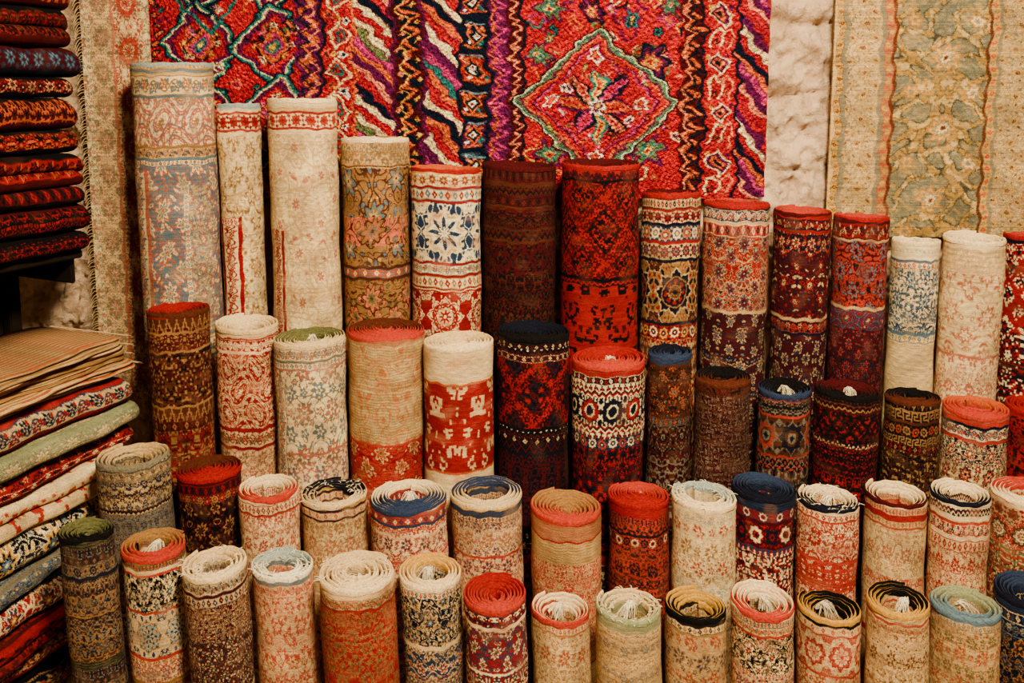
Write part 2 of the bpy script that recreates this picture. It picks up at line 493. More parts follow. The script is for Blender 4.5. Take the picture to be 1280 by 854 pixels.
# ------------------------------------------------------------------ the rolls
BACK, THIRD, SECOND, FRONT = [], [], [], []
BACK += [
 (160,272,79,-.02,'bC',.6,11,'','tall cream and blue-grey rolled rug with paisley scrolls',
  "8:dots:cBT:6 3:s:B 4:s:c 24:vine:CPBT:26 3:s:B 58:scroll:CPBT:50 3:s:T 12:vine:cPnT:16 3:s:B 6:dots:CPn:6 250:arab:BPCc:44", [(-62,-30,134,400,'vine','CPBP',22,True),(-30,-24,128,400,'s','P'),(26,34,150,400,'dots','CPB',6,True),(34,70,150,400,'arab','cBPC',30)], .12),
 (265,333,130,.0,'bC',.6,9,'','cream rolled rug with red border band',
  "6:s:b 4:s:C 3:s:r 18:medal:CRrR:18 3:s:r 6:s:C 100:arab:CcTc:44 100:arab:CcTc:50", [(-30,2,150,400,'vine','CRrR',18,True),(-40,2,140,150,'dots','CRr',6),(2,7,140,400,'s','R'),(-36,-30,140,400,'s','R')], .05),
 (331,427,124,.0,'CC',.6,11,'','wide cream rolled rug with faded floral field',
  "10:s:C 5:s:c 3:s:R 16:medal:CRrR:20 3:s:R 5:s:C 250:arab:CcFP:52", [(-48,-28,160,400,'vine','CRrR',18,True),(-28,-24,160,400,'s','R')], .25),
 (424,516,173,0,'CT',.6,10,'','brown and tan rolled rug with flowers and leaves',
  "5:s:c 26:arab:cTLT:34 4:lines:TMc 120:arab:TMBc:62 4:s:M 10:dots:OCB:8 4:s:M 60:arab:TMEG:50", [(-60,60,95,130,'arab','EMTL',60)], .12),
 (512,604,209,0,'RO',.55,10,'','cream rolled rug with navy medallion band',
  "5:lines:RY 15:medal:CcRT:15 3:s:R 14:dots:CRB:9 3:s:R 72:medal:nCWcC:70 3:s:R 12:vine:CRYB:14 3:s:R 14:dots:CRT:8 5:lines:RCR 60:medal:RCRcC:56 60:medal:RCRcC:56", [], .08),
 (601,699,205,0,'DD',.5,10,'','dark maroon rolled rug with fine tribal bands',
  "20:dots:DKM:5 3:s:M 10:zig:DKM:8 3:s:D 10:dots:DMK:7 3:s:M 24:geo:DKMD:20 3:s:M 12:zig:DKM:10 3:s:M 40:diam:DKMDKD:26 30:geo:DKKM:20 60:geo:DKMK:20", [], .35),
 (698,805,203,0,'RD',.5,11,'','dark red rolled rug with black stepped diamond lattice',
  "6:s:R 10:geo:DNRD:14 3:s:K 116:diam:DKRKDR:62 4:s:K 6:zig:RKD:8 100:big:RKD:50", [], .06),
 (796,884,240,0,'RD',.5,9,'','cream tribal rolled rug with navy border and star',
  "5:s:R 12:dots:cRN:6 3:s:R 14:medal:CRNR:14 4:s:N 18:star:nCOc:16 4:s:R 18:medal:cNRB:16 4:s:N 74:medal:TNMRKc:66 4:s:N 18:star:RCYN:16 100:geo:cRNT:26", [], .12),
 (877,967,253,0,'Rr',.5,9,'','burgundy and blue floral rolled rug with tan corners',
  "6:lines:RN 14:vine:nCRC:14 3:s:c 15:dots:rNC:7 90:arab:RcnN:30 4:s:c 90:arab:DNcB:30", [], .25),
 (964,1045,262,0,'Dr',.5,9,'','dark red and navy floral rolled rug',
  "6:lines:DR 14:vine:NRcR:14 3:s:R 24:fine:NRcO:20 80:arab:DNRc:34 4:s:c 14:vine:NcRr:14 4:s:N 60:arab:DNcn:26", [], .15),
 (1039,1117,269,0,'Rr',.5,9,'','dull red rolled rug with blue-grey corner motifs',
  "6:lines:RD 20:vine:RNcN:16 3:s:c 80:arab:rDBN:38 4:s:c 24:scroll:RnBc:30 40:arab:DNrn:22", [], .25),
 (1111,1181,299,.0,'CC',.6,9,'t','cream rolled rug with blue floral band',
  "9:s:C 5:dots:Ccb:6 8:s:C 3:s:B 8:dots:CBr:7 78:arab:CnBB:34 4:s:B 9:dots:CYB:7 100:rib:Cc:10", [], .05),
 (1176,1262,295,0,'CC',.6,10,'','pale cream rolled rug with faint pink medallion',
  "10:s:C 30:arab:FcCc:34 100:arab:CcPC:44 3:s:P 80:fine:CPFP:26", [], .2),
 (1261,1345,294,0,'Rr',.5,10,'','dark red and navy rolled rug with border bands',
  "9:lines:RN 20:geo:NRCR:20 90:diam:RNCR:30 100:geo:DRNC:30", [], .1),
]
THIRD += [
 (178,270,385,0,'MR',.0,9,'','brown and maroon rolled rug with tan leaf bands',
  "5:s:R 16:tri:MTD:12 3:s:T 20:geo:DTMD:18 3:s:T 64:geo:MDTMK:34 3:s:T 16:tri:MTD:12 12:dots:DTM:8 60:geo:DTMR:28", [], .2),
 (263,356,402,.01,'FC',.5,9,'','red rolled rug with cream arabesque scrolls',
  "10:rib:CF:9 2:s:R 14:vine:RCFC:16 3:s:C 90:scroll:RFRC:44 4:s:R 20:vine:FRGR:18 3:s:R 60:fine:FPGP:24", [], .15),
 (342,434,420,-.01,'FG',.35,9,'t','pale cream rolled rug with fine mauve tracery',
  "5:rib:CF:9 14:vine:CBPL:14 2:s:L 8:dots:CPB:6 2:s:P 100:fine:CLPB:34 3:s:P 80:fine:CPLB:34", [(-46,-26,40,300,'vine','CLPL',18,True)], .15),
 (433,534,411,.01,'rM',.0,8,'','worn beige ribbed rolled rug with red lower panel',
  "7:rib:TP:9 120:rib:FTO:22 3:s:r 80:arab:rRcT:40", [], .02),
 (528,619,425,0,'CF',.0,10,'','cream rolled rug with red floral panel',
  "10:rib:CF:8 32:rib:FC:12 3:s:O 105:big:RFr:60 3:s:O 80:rib:CF:16", [], .18),
 (618,717,412,0,'KN',.0,9,'','dark navy and maroon tribal rolled rug with white zigzags',
  "7:rib:NK:8 6:dots:KcD:6 8:zig:KDKWK:9 7:dots:DNc:6 80:diam:DKNDKR:56 4:s:K 8:zig:KDKWK:8 8:dots:KcD:8 16:zig:DKNK:12 60:geo:DKDN:20", [], .05),
 (711,812,446,-.01,'rR',.0,9,'t','red-topped rolled rug with cream and navy geometric bands',
  "12:lines:RrR 9:dots:NRC:6 6:tri:CNR:8 9:zig:NRC:10 34:star:CNRN:32 9:zig:NCR:10 6:tri:CNR:8 14:star:nCrN:14 50:geo:RKND:26", [], .08),
 (805,871,439,.0,'nN',.0,9,'','narrow brown and rust rolled rug with navy edge',
  "9:s:n 3:s:M 60:arab:MKOL:28 3:s:M 8:dots:MOB:7 50:geo:MKDL:24", [], .2),
 (864,944,470,0,'MK',.4,8,'','dark worn plaid rolled rug in maroon and grey',
  "14:plaid:KMDM:12 150:plaid:MKDLM:9", [], .3),
 (943,1020,483,0,'nK',.4,8,'t','charcoal and rust rolled rug with square panels',
  "9:dots:nKr:5 16:geo:NMLK:14 3:s:r 46:star:MNrL:38 3:s:r 14:geo:NrKL:14 50:geo:KNML:20", [], .2),
 (1016,1105,486,0,'KD',.4,9,'t','dark maroon rolled rug with fine beige border',
  "9:dots:KDM:5 7:zig:KTD:8 3:s:D 36:diam:KDKRDK:24 5:tri:KcD:7 60:geo:DKRK:18", [], .15),
 (1103,1180,495,0,'MK',.4,8,'','dark brown rolled rug with tan key border',
  "10:dots:KMT:6 12:key:KTM:12 4:s:M 16:star:KTrM:12 10:key:KTM:10 8:dots:KTR:7 50:plaid:KMKT:10", [], .15),
 (1178,1264,508,0,'rO',.4,9,'','coral-edged rolled rug with navy and cream florals',
  "12:lines:rPr 3:s:N 14:vine:CNrn:16 4:s:r 30:arab:NCrC:24 50:fine:cNrC:26", [], .08),
 (1263,1345,507,0,'RR',.2,9,'','bright red rolled rug with dark border',
  "10:s:R 20:geo:RDRK:24 120:geo:RKDR:34", [], .1),
]
SECOND += [
 (118,217,567,0,'Lc',.5,10,'','grey and tan rolled rug with fine rosettes',
  "6:dots:LcN:5 12:vine:LNcT:12 34:fine:cNMn:18 5:zig:KcM:6 60:fine:LnTM:16", [], .18),
 (216,308,584,0,'RM',.0,8,'','red-topped dark rolled rug with gold birds',
  "8:lines:RD 12:dots:DNR:6 10:star:NTRO:10 60:arab:KDTM:34 40:geo:NRTK:24", [], .1),
 (292,380,608,0,'rC',.5,10,'','red-edged cream rolled rug with small red flowers',
  "6:lines:rC 12:dots:CrR:7 2:s:r 70:fine:CrPc:22", [], .2),
 (370,467,614,0,'FN',.58,10,'f','beige rolled rug with navy and cream edge',
  "5:s:Y 3:s:N 9:dots:Fcr:7 2:s:N 60:fine:FTPT:26 60:fine:FcPT:24", [], .25),
 (462,561,619,0,'nC',.5,9,'t','cream rolled rug with red and blue flower lattice',
  "7:lines:nCr 9:dots:rCn:8 3:s:n 40:fine:Crnr:22 3:s:r 60:fine:Crnr:20", [], .2),
 (562,656,614,0,'Fn',.58,10,'','beige rolled rug with thin blue and red border lines',
  "6:lines:CY 7:s:n 7:dots:FrN:5 40:fine:FPTn:22 3:s:r 60:fine:Frnc:24", [], .25),
 (656,761,630,0,'rT',.0,10,'','tan ribbed rolled rug with coral top',
  "7:rib:rT:8 18:rib:TP:10 2:s:R 26:rib:cT:12 40:arab:crPr:24", [], .0),
 (758,840,617,0,'Rr',.0,8,'t','bright red rolled rug with navy lower bands',
  "15:rib:RX:8 20:geo:rNMr:14 3:s:N 14:star:rNCM:12 40:geo:rMNr:20", [], .25),
 (838,923,618,0,'Cb',.55,10,'f','cream rolled rug with pale blue edge',
  "9:lines:CbC 12:fine:CcbT:14 60:fine:CcTr:30 60:fine:CcTb:26", [], .15),
 (912,997,608,0,'Nn',.5,9,'','navy-edged dark red tribal rolled rug',
  "14:rib:nN:8 12:star:nRCR:12 3:s:D 30:star:DNCR:22 8:tri:nRC:8 40:diam:DNRC:22", [], .1),
 (994,1077,621,0,'NC',.5,9,'tf','cream rolled rug with red palmettes',
  "6:lines:NC 8:dots:CrR:8 2:s:r 46:arab:CRrP:28 5:s:r 40:medal:rCRC:24", [], .15),
 (1073,1167,614,0,'DC',.58,9,'','tan rolled rug with red border stripes',
  "5:lines:DC 8:dots:crR:5 7:s:R 8:dots:crT:6 2:s:r 60:fine:FTPc:26 60:fine:FrTc:26", [], .25),
 (1155,1247,614,0,'NC',.52,9,'','cream and red banded rolled rug with dark edge',
  "6:lines:NC 9:zig:DCN:7 7:s:C 4:s:r 14:vine:rCNC:14 5:s:C 14:dots:FRr:8 60:fine:FRrc:22", [], .18),
 (1243,1330,614,0,'Cr',.5,10,'','cream-edged rolled rug with olive medallions',
  "8:lines:CrC 16:medal:cRGR:20 34:medal:rGCM:30 40:geo:GrMc:20", [], .15),
]
FRONT += [
 (66,151,661,0,'KG',.2,8,'','dark grey-green rolled rug with geometric bands',
  "10:rib:GK:8 12:geo:NMLN:12 8:dots:MLN:6 14:star:LNTM:12 5:s:N 40:geo:LNMT:18 60:geo:NLMT:18", [], .3),
 (143,243,680,0,'rT',.52,9,'t','cream rolled rug with navy flower band',
  "6:lines:rT 7:dots:TRn:5 5:s:F 3:s:r 42:arab:KFCB:32 3:s:r 52:medal:FnbcT:46 4:s:r 40:fine:FrBT:20", [], .03),
 (222,316,701,0,'CF',.45,10,'f','cream-fringed rolled rug with worn maroon field',
  "6:rib:CW:8 14:vine:FBDL:14 3:s:D 12:dots:cDn:8 40:plaid:DMcDL:9 60:plaid:cDMNL:9", [], .15),
 (308,399,703,0,'Wb',.52,10,'f','cream and pink rolled rug with blue edge',
  "5:lines:bW 5:s:B 14:vine:FPrP:16 70:arab:FPrc:30 60:fine:FrPc:30", [], .3),
 (397,497,714,0,'CF',.3,9,'f','faded brick red floral rolled rug with cream top',
  "12:rib:CF:8 12:vine:cPrG:14 3:s:R 100:arab:RTGr:30", [], .35),
 (497,580,713,0,'CY',.5,9,'t','cream-edged navy rolled rug with vine flowers',
  "6:lines:CFC 8:dots:Frn:6 56:arab:NFTB:34 5:s:F 60:fine:nFTr:26", [], .08),
 (578,660,739,0,'rR',.0,8,'','tightly rolled red rug with cream and navy bands',
  "7:rib:Rr:6 14:geo:nCRD:14 5:s:C 50:arab:RnCG:28 3:s:C 50:geo:RnCM:20", [], .12),
 (657,746,757,0,'rC',.52,9,'t','coral-edged beige rolled rug with faded flowers',
  "6:lines:rFr 8:dots:FTr:6 2:s:T 50:fine:FTrc:26 60:fine:FTcr:30", [], .25),
 (744,829,754,0,'gF',.58,10,'tf','sage-edged tan rolled rug with faded tracery',
  "6:rib:gF:8 8:s:g 6:dots:FTc:6 60:fine:cTFB:22 60:fine:FTLc:26", [], .3),
 (828,913,753,0,'KY',.56,9,'','gold and black edged beige rolled rug',
  "4:s:Y 5:s:K 9:dots:FTK:7 3:s:T 60:fine:cTnr:30 60:fine:FTLr:28", [], .3),
 (911,996,748,0,'rC',.5,9,'t','coral-edged rolled rug with navy flower band',
  "6:lines:rC 7:dots:crn:5 10:vine:FnrT:10 3:s:r 44:arab:KFCr:28 5:dots:Fnr:5 40:fine:FrnT:20", [], .05),
 (993,1082,755,0,'YK',.52,9,'t','gold-edged cream rolled rug with red palmettes',
  "5:s:Y 4:s:K 9:dots:Frc:7 2:s:r 46:medal:FrPCR:38 3:s:r 60:fine:FrTc:24", [], .18),
 (1079,1168,748,0,'YK',.54,9,'t','gold-edged beige rolled rug with brown flowers',
  "5:s:Y 5:s:F 3:s:r 12:vine:FTrT:12 60:fine:FTMc:24 60:fine:FTMc:26", [], .25),
 (1166,1250,754,0,'Bg',.58,10,'t','blue-green edged tan rolled rug with red flowers',
  "6:lines:BFB 9:dots:cTB:5 60:fine:cTrG:24 60:fine:cTrG:26", [], .25),
 (1247,1335,737,.01,'Nn',.5,9,'','navy-edged dark rolled rug',
  "14:rib:Nn:8 12:dots:NnF:6 16:vine:NcMB:16 100:fine:NTMn:30", [], .1),
]
rows = [(BACK, 2.73, "tallest standing rolled rugs against the wall", 0, 330, .018), (THIRD, 2.47, "standing rolled rugs of the second tallest row", 0, 230, .026),
        (SECOND, 2.228, "standing rolled rugs of the third tallest row", .02, 150, .026), (FRONT, 2.0, "shortest standing rolled rugs", .03, 150, .03)]
ALL = []
for lst, YR, grp, lean, hp, YL in rows:
    rr = []
    for i, q in enumerate(lst):
        rr.append(dict(q=q, YR=YR, Y=YR+q[3]+(.002 if i % 2 else -.002), grp=grp, lean=lean, hp=hp))
    def upd(r):
        q = r['q']; r['X'], r['Z'], t = survey((q[0]+q[1])/2, q[2], r['Y']); r['R'] = (q[1]-q[0])/2*t/F*1.015
        r['unit'] = (survey(640, q[2], r['Y'])[1]-survey(640, q[2]+60, r['Y'])[1])/60
    for r in rr: upd(r)
    for it in range(80):
        for a, b in zip(rr[:-1], rr[1:]):
            d = math.hypot(a['X']-b['X'], a['Y']-b['Y'])
            if a['R']+b['R'] > d:
                s = 1 if a['Y'] > b['Y'] else -1
                a['Y'] = min(max(a['Y']+s*.0015, YR-YL), YR+YL); b['Y'] = min(max(b['Y']-s*.0015, YR-YL), YR+YL)
                upd(a); upd(b)
    ALL += rr
for it in range(4):
    for i, a in enumerate(ALL):
        for b in ALL[i+1:]:
            ov = a['R']+b['R']-math.hypot(a['X']-b['X'], a['Y']-b['Y'])-.0012
            if ov > 0: a['R'] -= ov*.502; b['R'] -= ov*.502
for i, r in enumerate(ALL):
    q = r['q']
    make_roll(i+1, r['Y'], r['R'], r['X'], r['Z'], q[4], q[5], q[6]/1000, q[7], q[8], r['grp'], q[9], q[10], q[11], q[1]-q[0], r['hp'], r['unit'], r['lean'])

# ------------------------------------------------------------------ hanging rugs
def hanging(name, x0, x1, y0, y1, Y, cv, label, waves, knot, shag, seed, yref=120, ragged=0.0):
    X0 = survey(x0, yref, Y)[0]; X1 = survey(x1, yref, Y)[0]
    Z0 = survey(640, y0, Y)[1]; Z1 = survey(640, y1, Y)[1]
    im = cv.image("hanging_rug_pattern", grain=.24 if shag else .18, streak=.05 if shag else .14, stitch=.20 if shag else 0, worn=0 if shag else .4)
    m = rug_mat("hanging_rug", im, bump=1.0 if shag else .6, knot=knot, shag=shag)
    n, k = int((X1-X0)/.010)+2, int((Z0-Z1)/.010)+2
    rng = np.random.default_rng(seed)
    u = np.linspace(0, 1, n)[:, None]*np.ones((1, k)); v = np.linspace(0, 1, k)[None, :]*np.ones((n, 1))
    Yo = waves*(np.sin(u*(X1-X0)*9+seed+v*1.3)*.5+np.sin(u*(X1-X0)*21+v*3)*.22+np.sin(v*9+u*4)*.2)
    if shag: Yo = Yo + rng.normal(0, .0020, (n, k))
    edge_r = ragged*(np.sin(u*70)+np.sin(u*31+2)+rng.normal(0, .5, (n, k)))*(v > .999)
    edge_x = ragged*(np.sin(v*40)+np.sin(v*23+2))*((u > .999)*1.0 - (u < .001)*1.0)*.5
    P = np.stack([X0+(X1-X0)*u+edge_x, Y+Yo, Z0+(Z1-Z0)*v+edge_r], 2)
    UV = np.stack([u, 1-v], 2)
    Pb = P.copy(); Pb[..., 1] += .010
    side = lambda A, B: np.stack([A, B], 0)
    o = build(name, [(P, UV, 0, False), (Pb, UV, 0, True),
        (side(P[:, -1], Pb[:, -1]), side(UV[:, -1], UV[:, -1]), 0, False), (side(P[:, 0], Pb[:, 0]), side(UV[:, 0], UV[:, 0]), 0, True),
        (side(P[0], Pb[0]), side(UV[0], UV[0]), 0, True), (side(P[-1], Pb[-1]), side(UV[-1], UV[-1]), 0, False)], [m])
    o["label"] = label; o["category"] = "hanging rug"
    return o, X0, X1, Z0, Z1

cv = Cv(770, 310, 5, x0=190, y0=-60, warp=2.6, jit=.6)
cv.a[:] = COL['X']
def diag(x0, x1, y0, y1, cols, w, slope):
    m = (cv.Xw >= x0) & (cv.Xw < x1) & (cv.Yw >= y0) & (cv.Yw < y1)
    t = (cv.Yw - slope*(cv.Xw-x0))/w
    i = np.floor(t).astype(int) % len(cols)
    cv.a[m] = np.array([COL[c] for c in cols])[i][m]
    e = m & ((t % 1) < .14); cv.a[e] = COL['V']
def zz(x, y0, y1, amp, p, w, col):
    pts = []; y = y0; s = 1
    while y < y1+p: pts.append((x+s*amp, y)); s = -s; y += p
    cv.line(pts, w, col)
rg = random.Random(3)
def scatter(x0, x1, n, y0=-50, y1=240):
    for i in range(n):
        x, y = rg.uniform(x0, x1), rg.uniform(y0, y1)
        if i % 3 == 0:
            k = rg.choice("OAVENYGmF"); th = rg.uniform(0, 6.3); pts = [(x, y)]
            for q in range(6): x += 5*math.cos(th); y += 5*math.sin(th); th += rg.uniform(.3, 1.0); pts.append((x, y))
            cv.line(pts, 3, k)
        else: cv.flo(x, y, rg.uniform(4, 9), rg.choice((4, 5, 6)), rg.choice(("OR", "VO", "AYV", "NO", "GR", "EXV", "OVY", "NAN", "FV", "RO", "mO", "VmF", "mY")))
scatter(192, 372, 110)
for cx in (255, 345):
    for cy in (-35, 55, 145, 235):
        cv.dia(cx, cy, 58, 58, (('N', 1), ('A', .94), ('F', .86), ('V', .80), ('X', .66)))
        scatter(cx-26, cx+26, 9, cy-28, cy+28)
        cv.dia(cx, cy, 26, 26, (('N', 1), ('O', .85), ('m', .62), ('A', .40), ('Y', .2)))
        for a_ in range(8):
            r_ = 24 if a_ % 2 == 0 else 20
            cv.flo(cx+r_*math.cos(a_*.785), cy+r_*math.sin(a_*.785), 5, 5, ("FV", "OY", "mE")[a_ % 3])
cv.line([(192, -40), (262, 40), (332, -40)], 5, 'A'); cv.line([(200, -52), (262, 20), (322, -52)], 4, 'N')
for y in range(-50, 250, 13): cv.dia(198, y, 8, 6, (('N', 1), ('O', .6)))
cv.region(372, 402, -60, 260, 's', 'V'); zz(387, -60, 250, 9, 11, 5, 'O'); zz(381, -56, 250, 6, 9, 2.5, 'N'); zz(393, -50, 250, 6, 11, 2.5, 'E')
cv.region(402, 406, -60, 260, 's', 'N')
cv.region(406, 440, -60, 260, 's', 'X')
for y in range(-50, 260, 46):
    cv.dia(423, y, 16, 20, (('F', 1), ('X', .74), ('A', .5), ('X', .28)))
    cv.flo(414, y+22, 6, 5, 'OV'); cv.flo(432, y+24, 6, 5, 'WN'); cv.flo(423, y+23, 4, 4, 'Y')
cv.region(440, 444, -60, 260, 's', 'O')
diag(444, 490, -60, 260, 'XFGmOVEXNF', 12, .95)
cv.region(490, 494, -60, 260, 's', 'V')
cv.region(494, 530, -60, 260, 's', 'D'); zz(512, -60, 250, 12, 12, 5, 'N'); zz(512, -54, 250, 9, 12, 3.5, 'O'); zz(506, -50, 250, 5, 12, 2, 'Y')
for y in range(-55, 250, 24): cv.flo(502, y, 4, 4, "E"); cv.flo(522, y+12, 4, 4, "Y")
cv.region(528, 532, -60, 260, 's', 'V')
diag(532, 574, -60, 260, 'OXFVmAOXFN', 14, 1.0)
cv.region(574, 612, -60, 260, 's', 'N')
for j, y in enumerate(range(-60, 260, 42)):
    cv.region(579, 607, y, y+33, 's', 'DVNR'[j % 4])
    cv.dia(593, y+16, 13, 15, (('O', 1), ('N', .75), ('W', .40), ('X', .2)))
    cv.seg(580, y+2, 606, y+2, 2.5, 'B'); cv.seg(580, y+31, 606, y+31, 2.5, 'O')
    cv.flo(584, y+7, 4, 4, 'E'); cv.flo(602, y+26, 4, 4, 'A'); cv.flo(602, y+7, 3, 4, 'O'); cv.flo(584, y+26, 3, 4, 'W')
cv.region(612, 636, -60, 260, 's', 'V'); zz(624, -60, 250, 8, 8, 4, 'm'); zz(618, -56, 250, 4, 8, 2, 'O')
cv.region(636, 654, -60, 260, 's', 'D'); zz(645, -60, 250, 5, 6, 2.4, 'E'); cv.region(652, 656, -60, 260, 's', 'N')
scatter(662, 848, 150)
for (x, y, r) in ((690, 12, 20), (740, 10, 17), (815, 78, 27), (838, 10, 15), (675, 70, 18), (690, 195, 22), (812, 190, 24), (665, 130, 11), (790, 20, 15)):
    cv.flo(x, y, r, 6, rg.choice(("VANF", "NVOA", "EmAN", "OWVG", "AVEX", "VGAm")))
    cv.flo(x, y, r*.3, 4, 'YX')
cv.dia(747, 128, 108, 102, (('N', 1), ('F', .97), ('A', .945), ('G', .92), ('V', .89), ('O', .86), ('X', .82), ('N', .75), ('m', .73), ('X', .70)))
for i in range(44):
    th = rg.uniform(0, 6.28); r_ = rg.uniform(38, 68)
    cv.flo(747+r_*math.cos(th), 130+r_*.9*math.sin(th), rg.uniform(3, 6), 5, rg.choice(("OV", "WV", "NO", "GY", "EV", "mF", "VO")))
for a_ in range(8):
    th = a_*math.pi/4; c = 'VNAN'[a_ % 4]; k = 'OEYm'[a_ % 4]
    for rad_, wd in ((1.0, c), (.62, k), (.3, 'X')):
        for q in range(1, 7):
            w = (0, 7, 10, 12, 12, 9, 5)[q]*rad_
            cv.flo(747+math.cos(th)*(4+6.6*q), 130+math.sin(th)*(4+6.6*q), w, 3, wd)
cv.flo(747, 130, 12, 8, "WVY")
for (x, y) in ((690, 128), (804, 128), (747, 66), (747, 194)):
    cv.flo(x, y, 10, 5, 'WXO')
cv.region(850, 878, -60, 260, 's', 'D'); zz(864, -60, 250, 10, 10, 4, 'O'); zz(864, -54, 250, 8, 10, 2.5, 'N'); zz(858, -57, 250, 4, 10, 2, 'E')
cv.region(876, 880, -60, 260, 's', 'N')
cv.region(880, 922, -60, 260, 's', 'X')
for y in range(-60, 250, 62):
    cv.dia(900, y+12, 16, 17, (('F', 1), ('V', .78), ('O', .5), ('N', .25)))
    cv.line([(888, y+54), (886, y+36), (893, y+28), (902, y+34), (901, y+52)], 3.2, 'F')
    cv.line([(901, y+34), (910, y+28), (915, y+38), (912, y+54)], 3.0, 'E')
    cv.flo(894, y+46, 4, 4, 'NO'); cv.flo(908, y+46, 4, 4, 'OV'); cv.flo(888, y+3, 4, 5, 'Y'); cv.flo(914, y+3, 4, 5, 'V')
cv.region(920, 924, -60, 260, 's', 'N')
diag(924, 962, -60, 260, 'XVFXNOmVEX', 12, 1.3)
red, *_ = hanging("hanging_rug", 190, 960, -60, 248, 2.885, cv, "large crimson embroidered rug with diamonds hanging on wall", .007, 150, True, 2, ragged=.002)

cv = Cv(90, 560, 9, x0=106, y0=-60, warp=1.0)
cv.a[:] = COL['C']
cv.region(0, 500, -60, 520, 'fine', 'CLPc', 30)
cv.region(112, 118, -60, 520, 'dots', 'CPL', 8, True)
cv.region(118, 146, -60, 520, 'medal', 'FLPGT', 42, True)
cv.region(146, 150, -60, 520, 's', 'P')
cv.region(150, 188, -60, 520, 'medal', 'FrRCL', 58, True)
cv.a = cv.a*.76+np.array(COL['c'])*.18
pale, X0, X1, Z0, Z1 = hanging("hanging_rug", 106, 190, -60, 500, 2.86, cv, "narrow pale cream rug with rosettes and fringed side", .004, 300, False, 4)
rn = random.Random(8); lines = []
for i in range(150):
    z = Z1+(Z0-Z1)*i/150+rn.uniform(-.003, .003); x = X0+.002; y = 2.86; ln = []
    dz = rn.uniform(-.009, -.002)
    for q in range(5): ln.append((x, y, z)); x -= .006; z += dz*(q*.6); y += rn.uniform(-.002, .002)
    lines.append(ln)
strands("fringe", lines, .0016, wool('F'), pale)["label"] = "cream fringe along the side edge"

cv = Cv(300, 370, 21, x0=1040, y0=-70, warp=1.8, jit=.6)
cvr = cv.region
q_ = 1.5; Xq = np.round(cv.Xw/q_)*q_; Yq = np.round(cv.Yw/q_)*q_
ax = Xq-1177+5*np.sin(Yq/23); lx = np.where(np.sin(Yq/31) > .2, ax, np.abs(ax))
n = sn(lx, Yq, cv.rng, 44, 7); n2 = sn(lx, Yq, cv.rng, 16); n3 = sn(Xq, Yq, cv.rng, 7)
OL, GD, DK = (.35, .36, .31), (.60, .45, .19), (.19, .19, .16)
cv.a[:] = OL
cv.a[n2 > .55] = (.48, .44, .31); cv.a[n2 > .95] = (.60, .48, .26); cv.a[np.abs(n2+.4) < .16] = (.50, .43, .27); cv.a[n2 < -1.1] = (.52, .47, .36)
fg = np.abs(n) < .42
cv.a[fg] = GD; cv.a[fg & (n2 > .35)] = (.72, .59, .34); cv.a[fg & (np.abs(n2) < .14)] = (.34, .26, .13); cv.a[fg & (n3 > .9)] = OL
cv.a[np.abs(np.abs(n)-.42) < .06] = DK
for yy in (-20, 70, 160, 250):
    cv.flo(1177+6*math.sin(yy), yy, 20, 8, "TYLFM"); cv.flo(1139, yy+44, 12, 6, "TYL"); cv.flo(1215, yy+44, 12, 6, "TFL")
cvr(1036, 1044, -80, 400, 's', 'c'); cvr(1044, 1052, -80, 400, 'dots', 'YLM', 7, True)
cvr(1052, 1058, -80, 400, 's', 'L'); cvr(1058, 1098, -80, 400, 'arab', 'cLYM', 26, True)
cvr(1098, 1104, -80, 400, 's', 'L'); cvr(1104, 1114, -80, 400, 'dots', 'TYr', 8, True); cvr(1114, 1118, -80, 400, 's', 'M')
cvr(1230, 1234, -80, 400, 's', 'M'); cvr(1234, 1244, -80, 400, 'dots', 'YrL', 8, True); cvr(1244, 1248, -80, 400, 's', 'L'); cvr(1248, 1290, -80, 400, 'arab', 'cLYM', 26, True)
cvr(1290, 1300, -80, 400, 'dots', 'YLr', 7, True)
cv.a = cv.a*.84+np.array((.60, .45, .20))*.12
sp_ = cv.rng.random(cv.X.shape) < .14; cv.a[sp_] = cv.a[sp_]*.75+np.array(COL['F'])*.23
gold, *_ = hanging("hanging_rug", 1040, 1340, -70, 296, 2.87, cv, "faded gold and grey-green floral rug hanging on stone wall", .006, 260, False, 6)

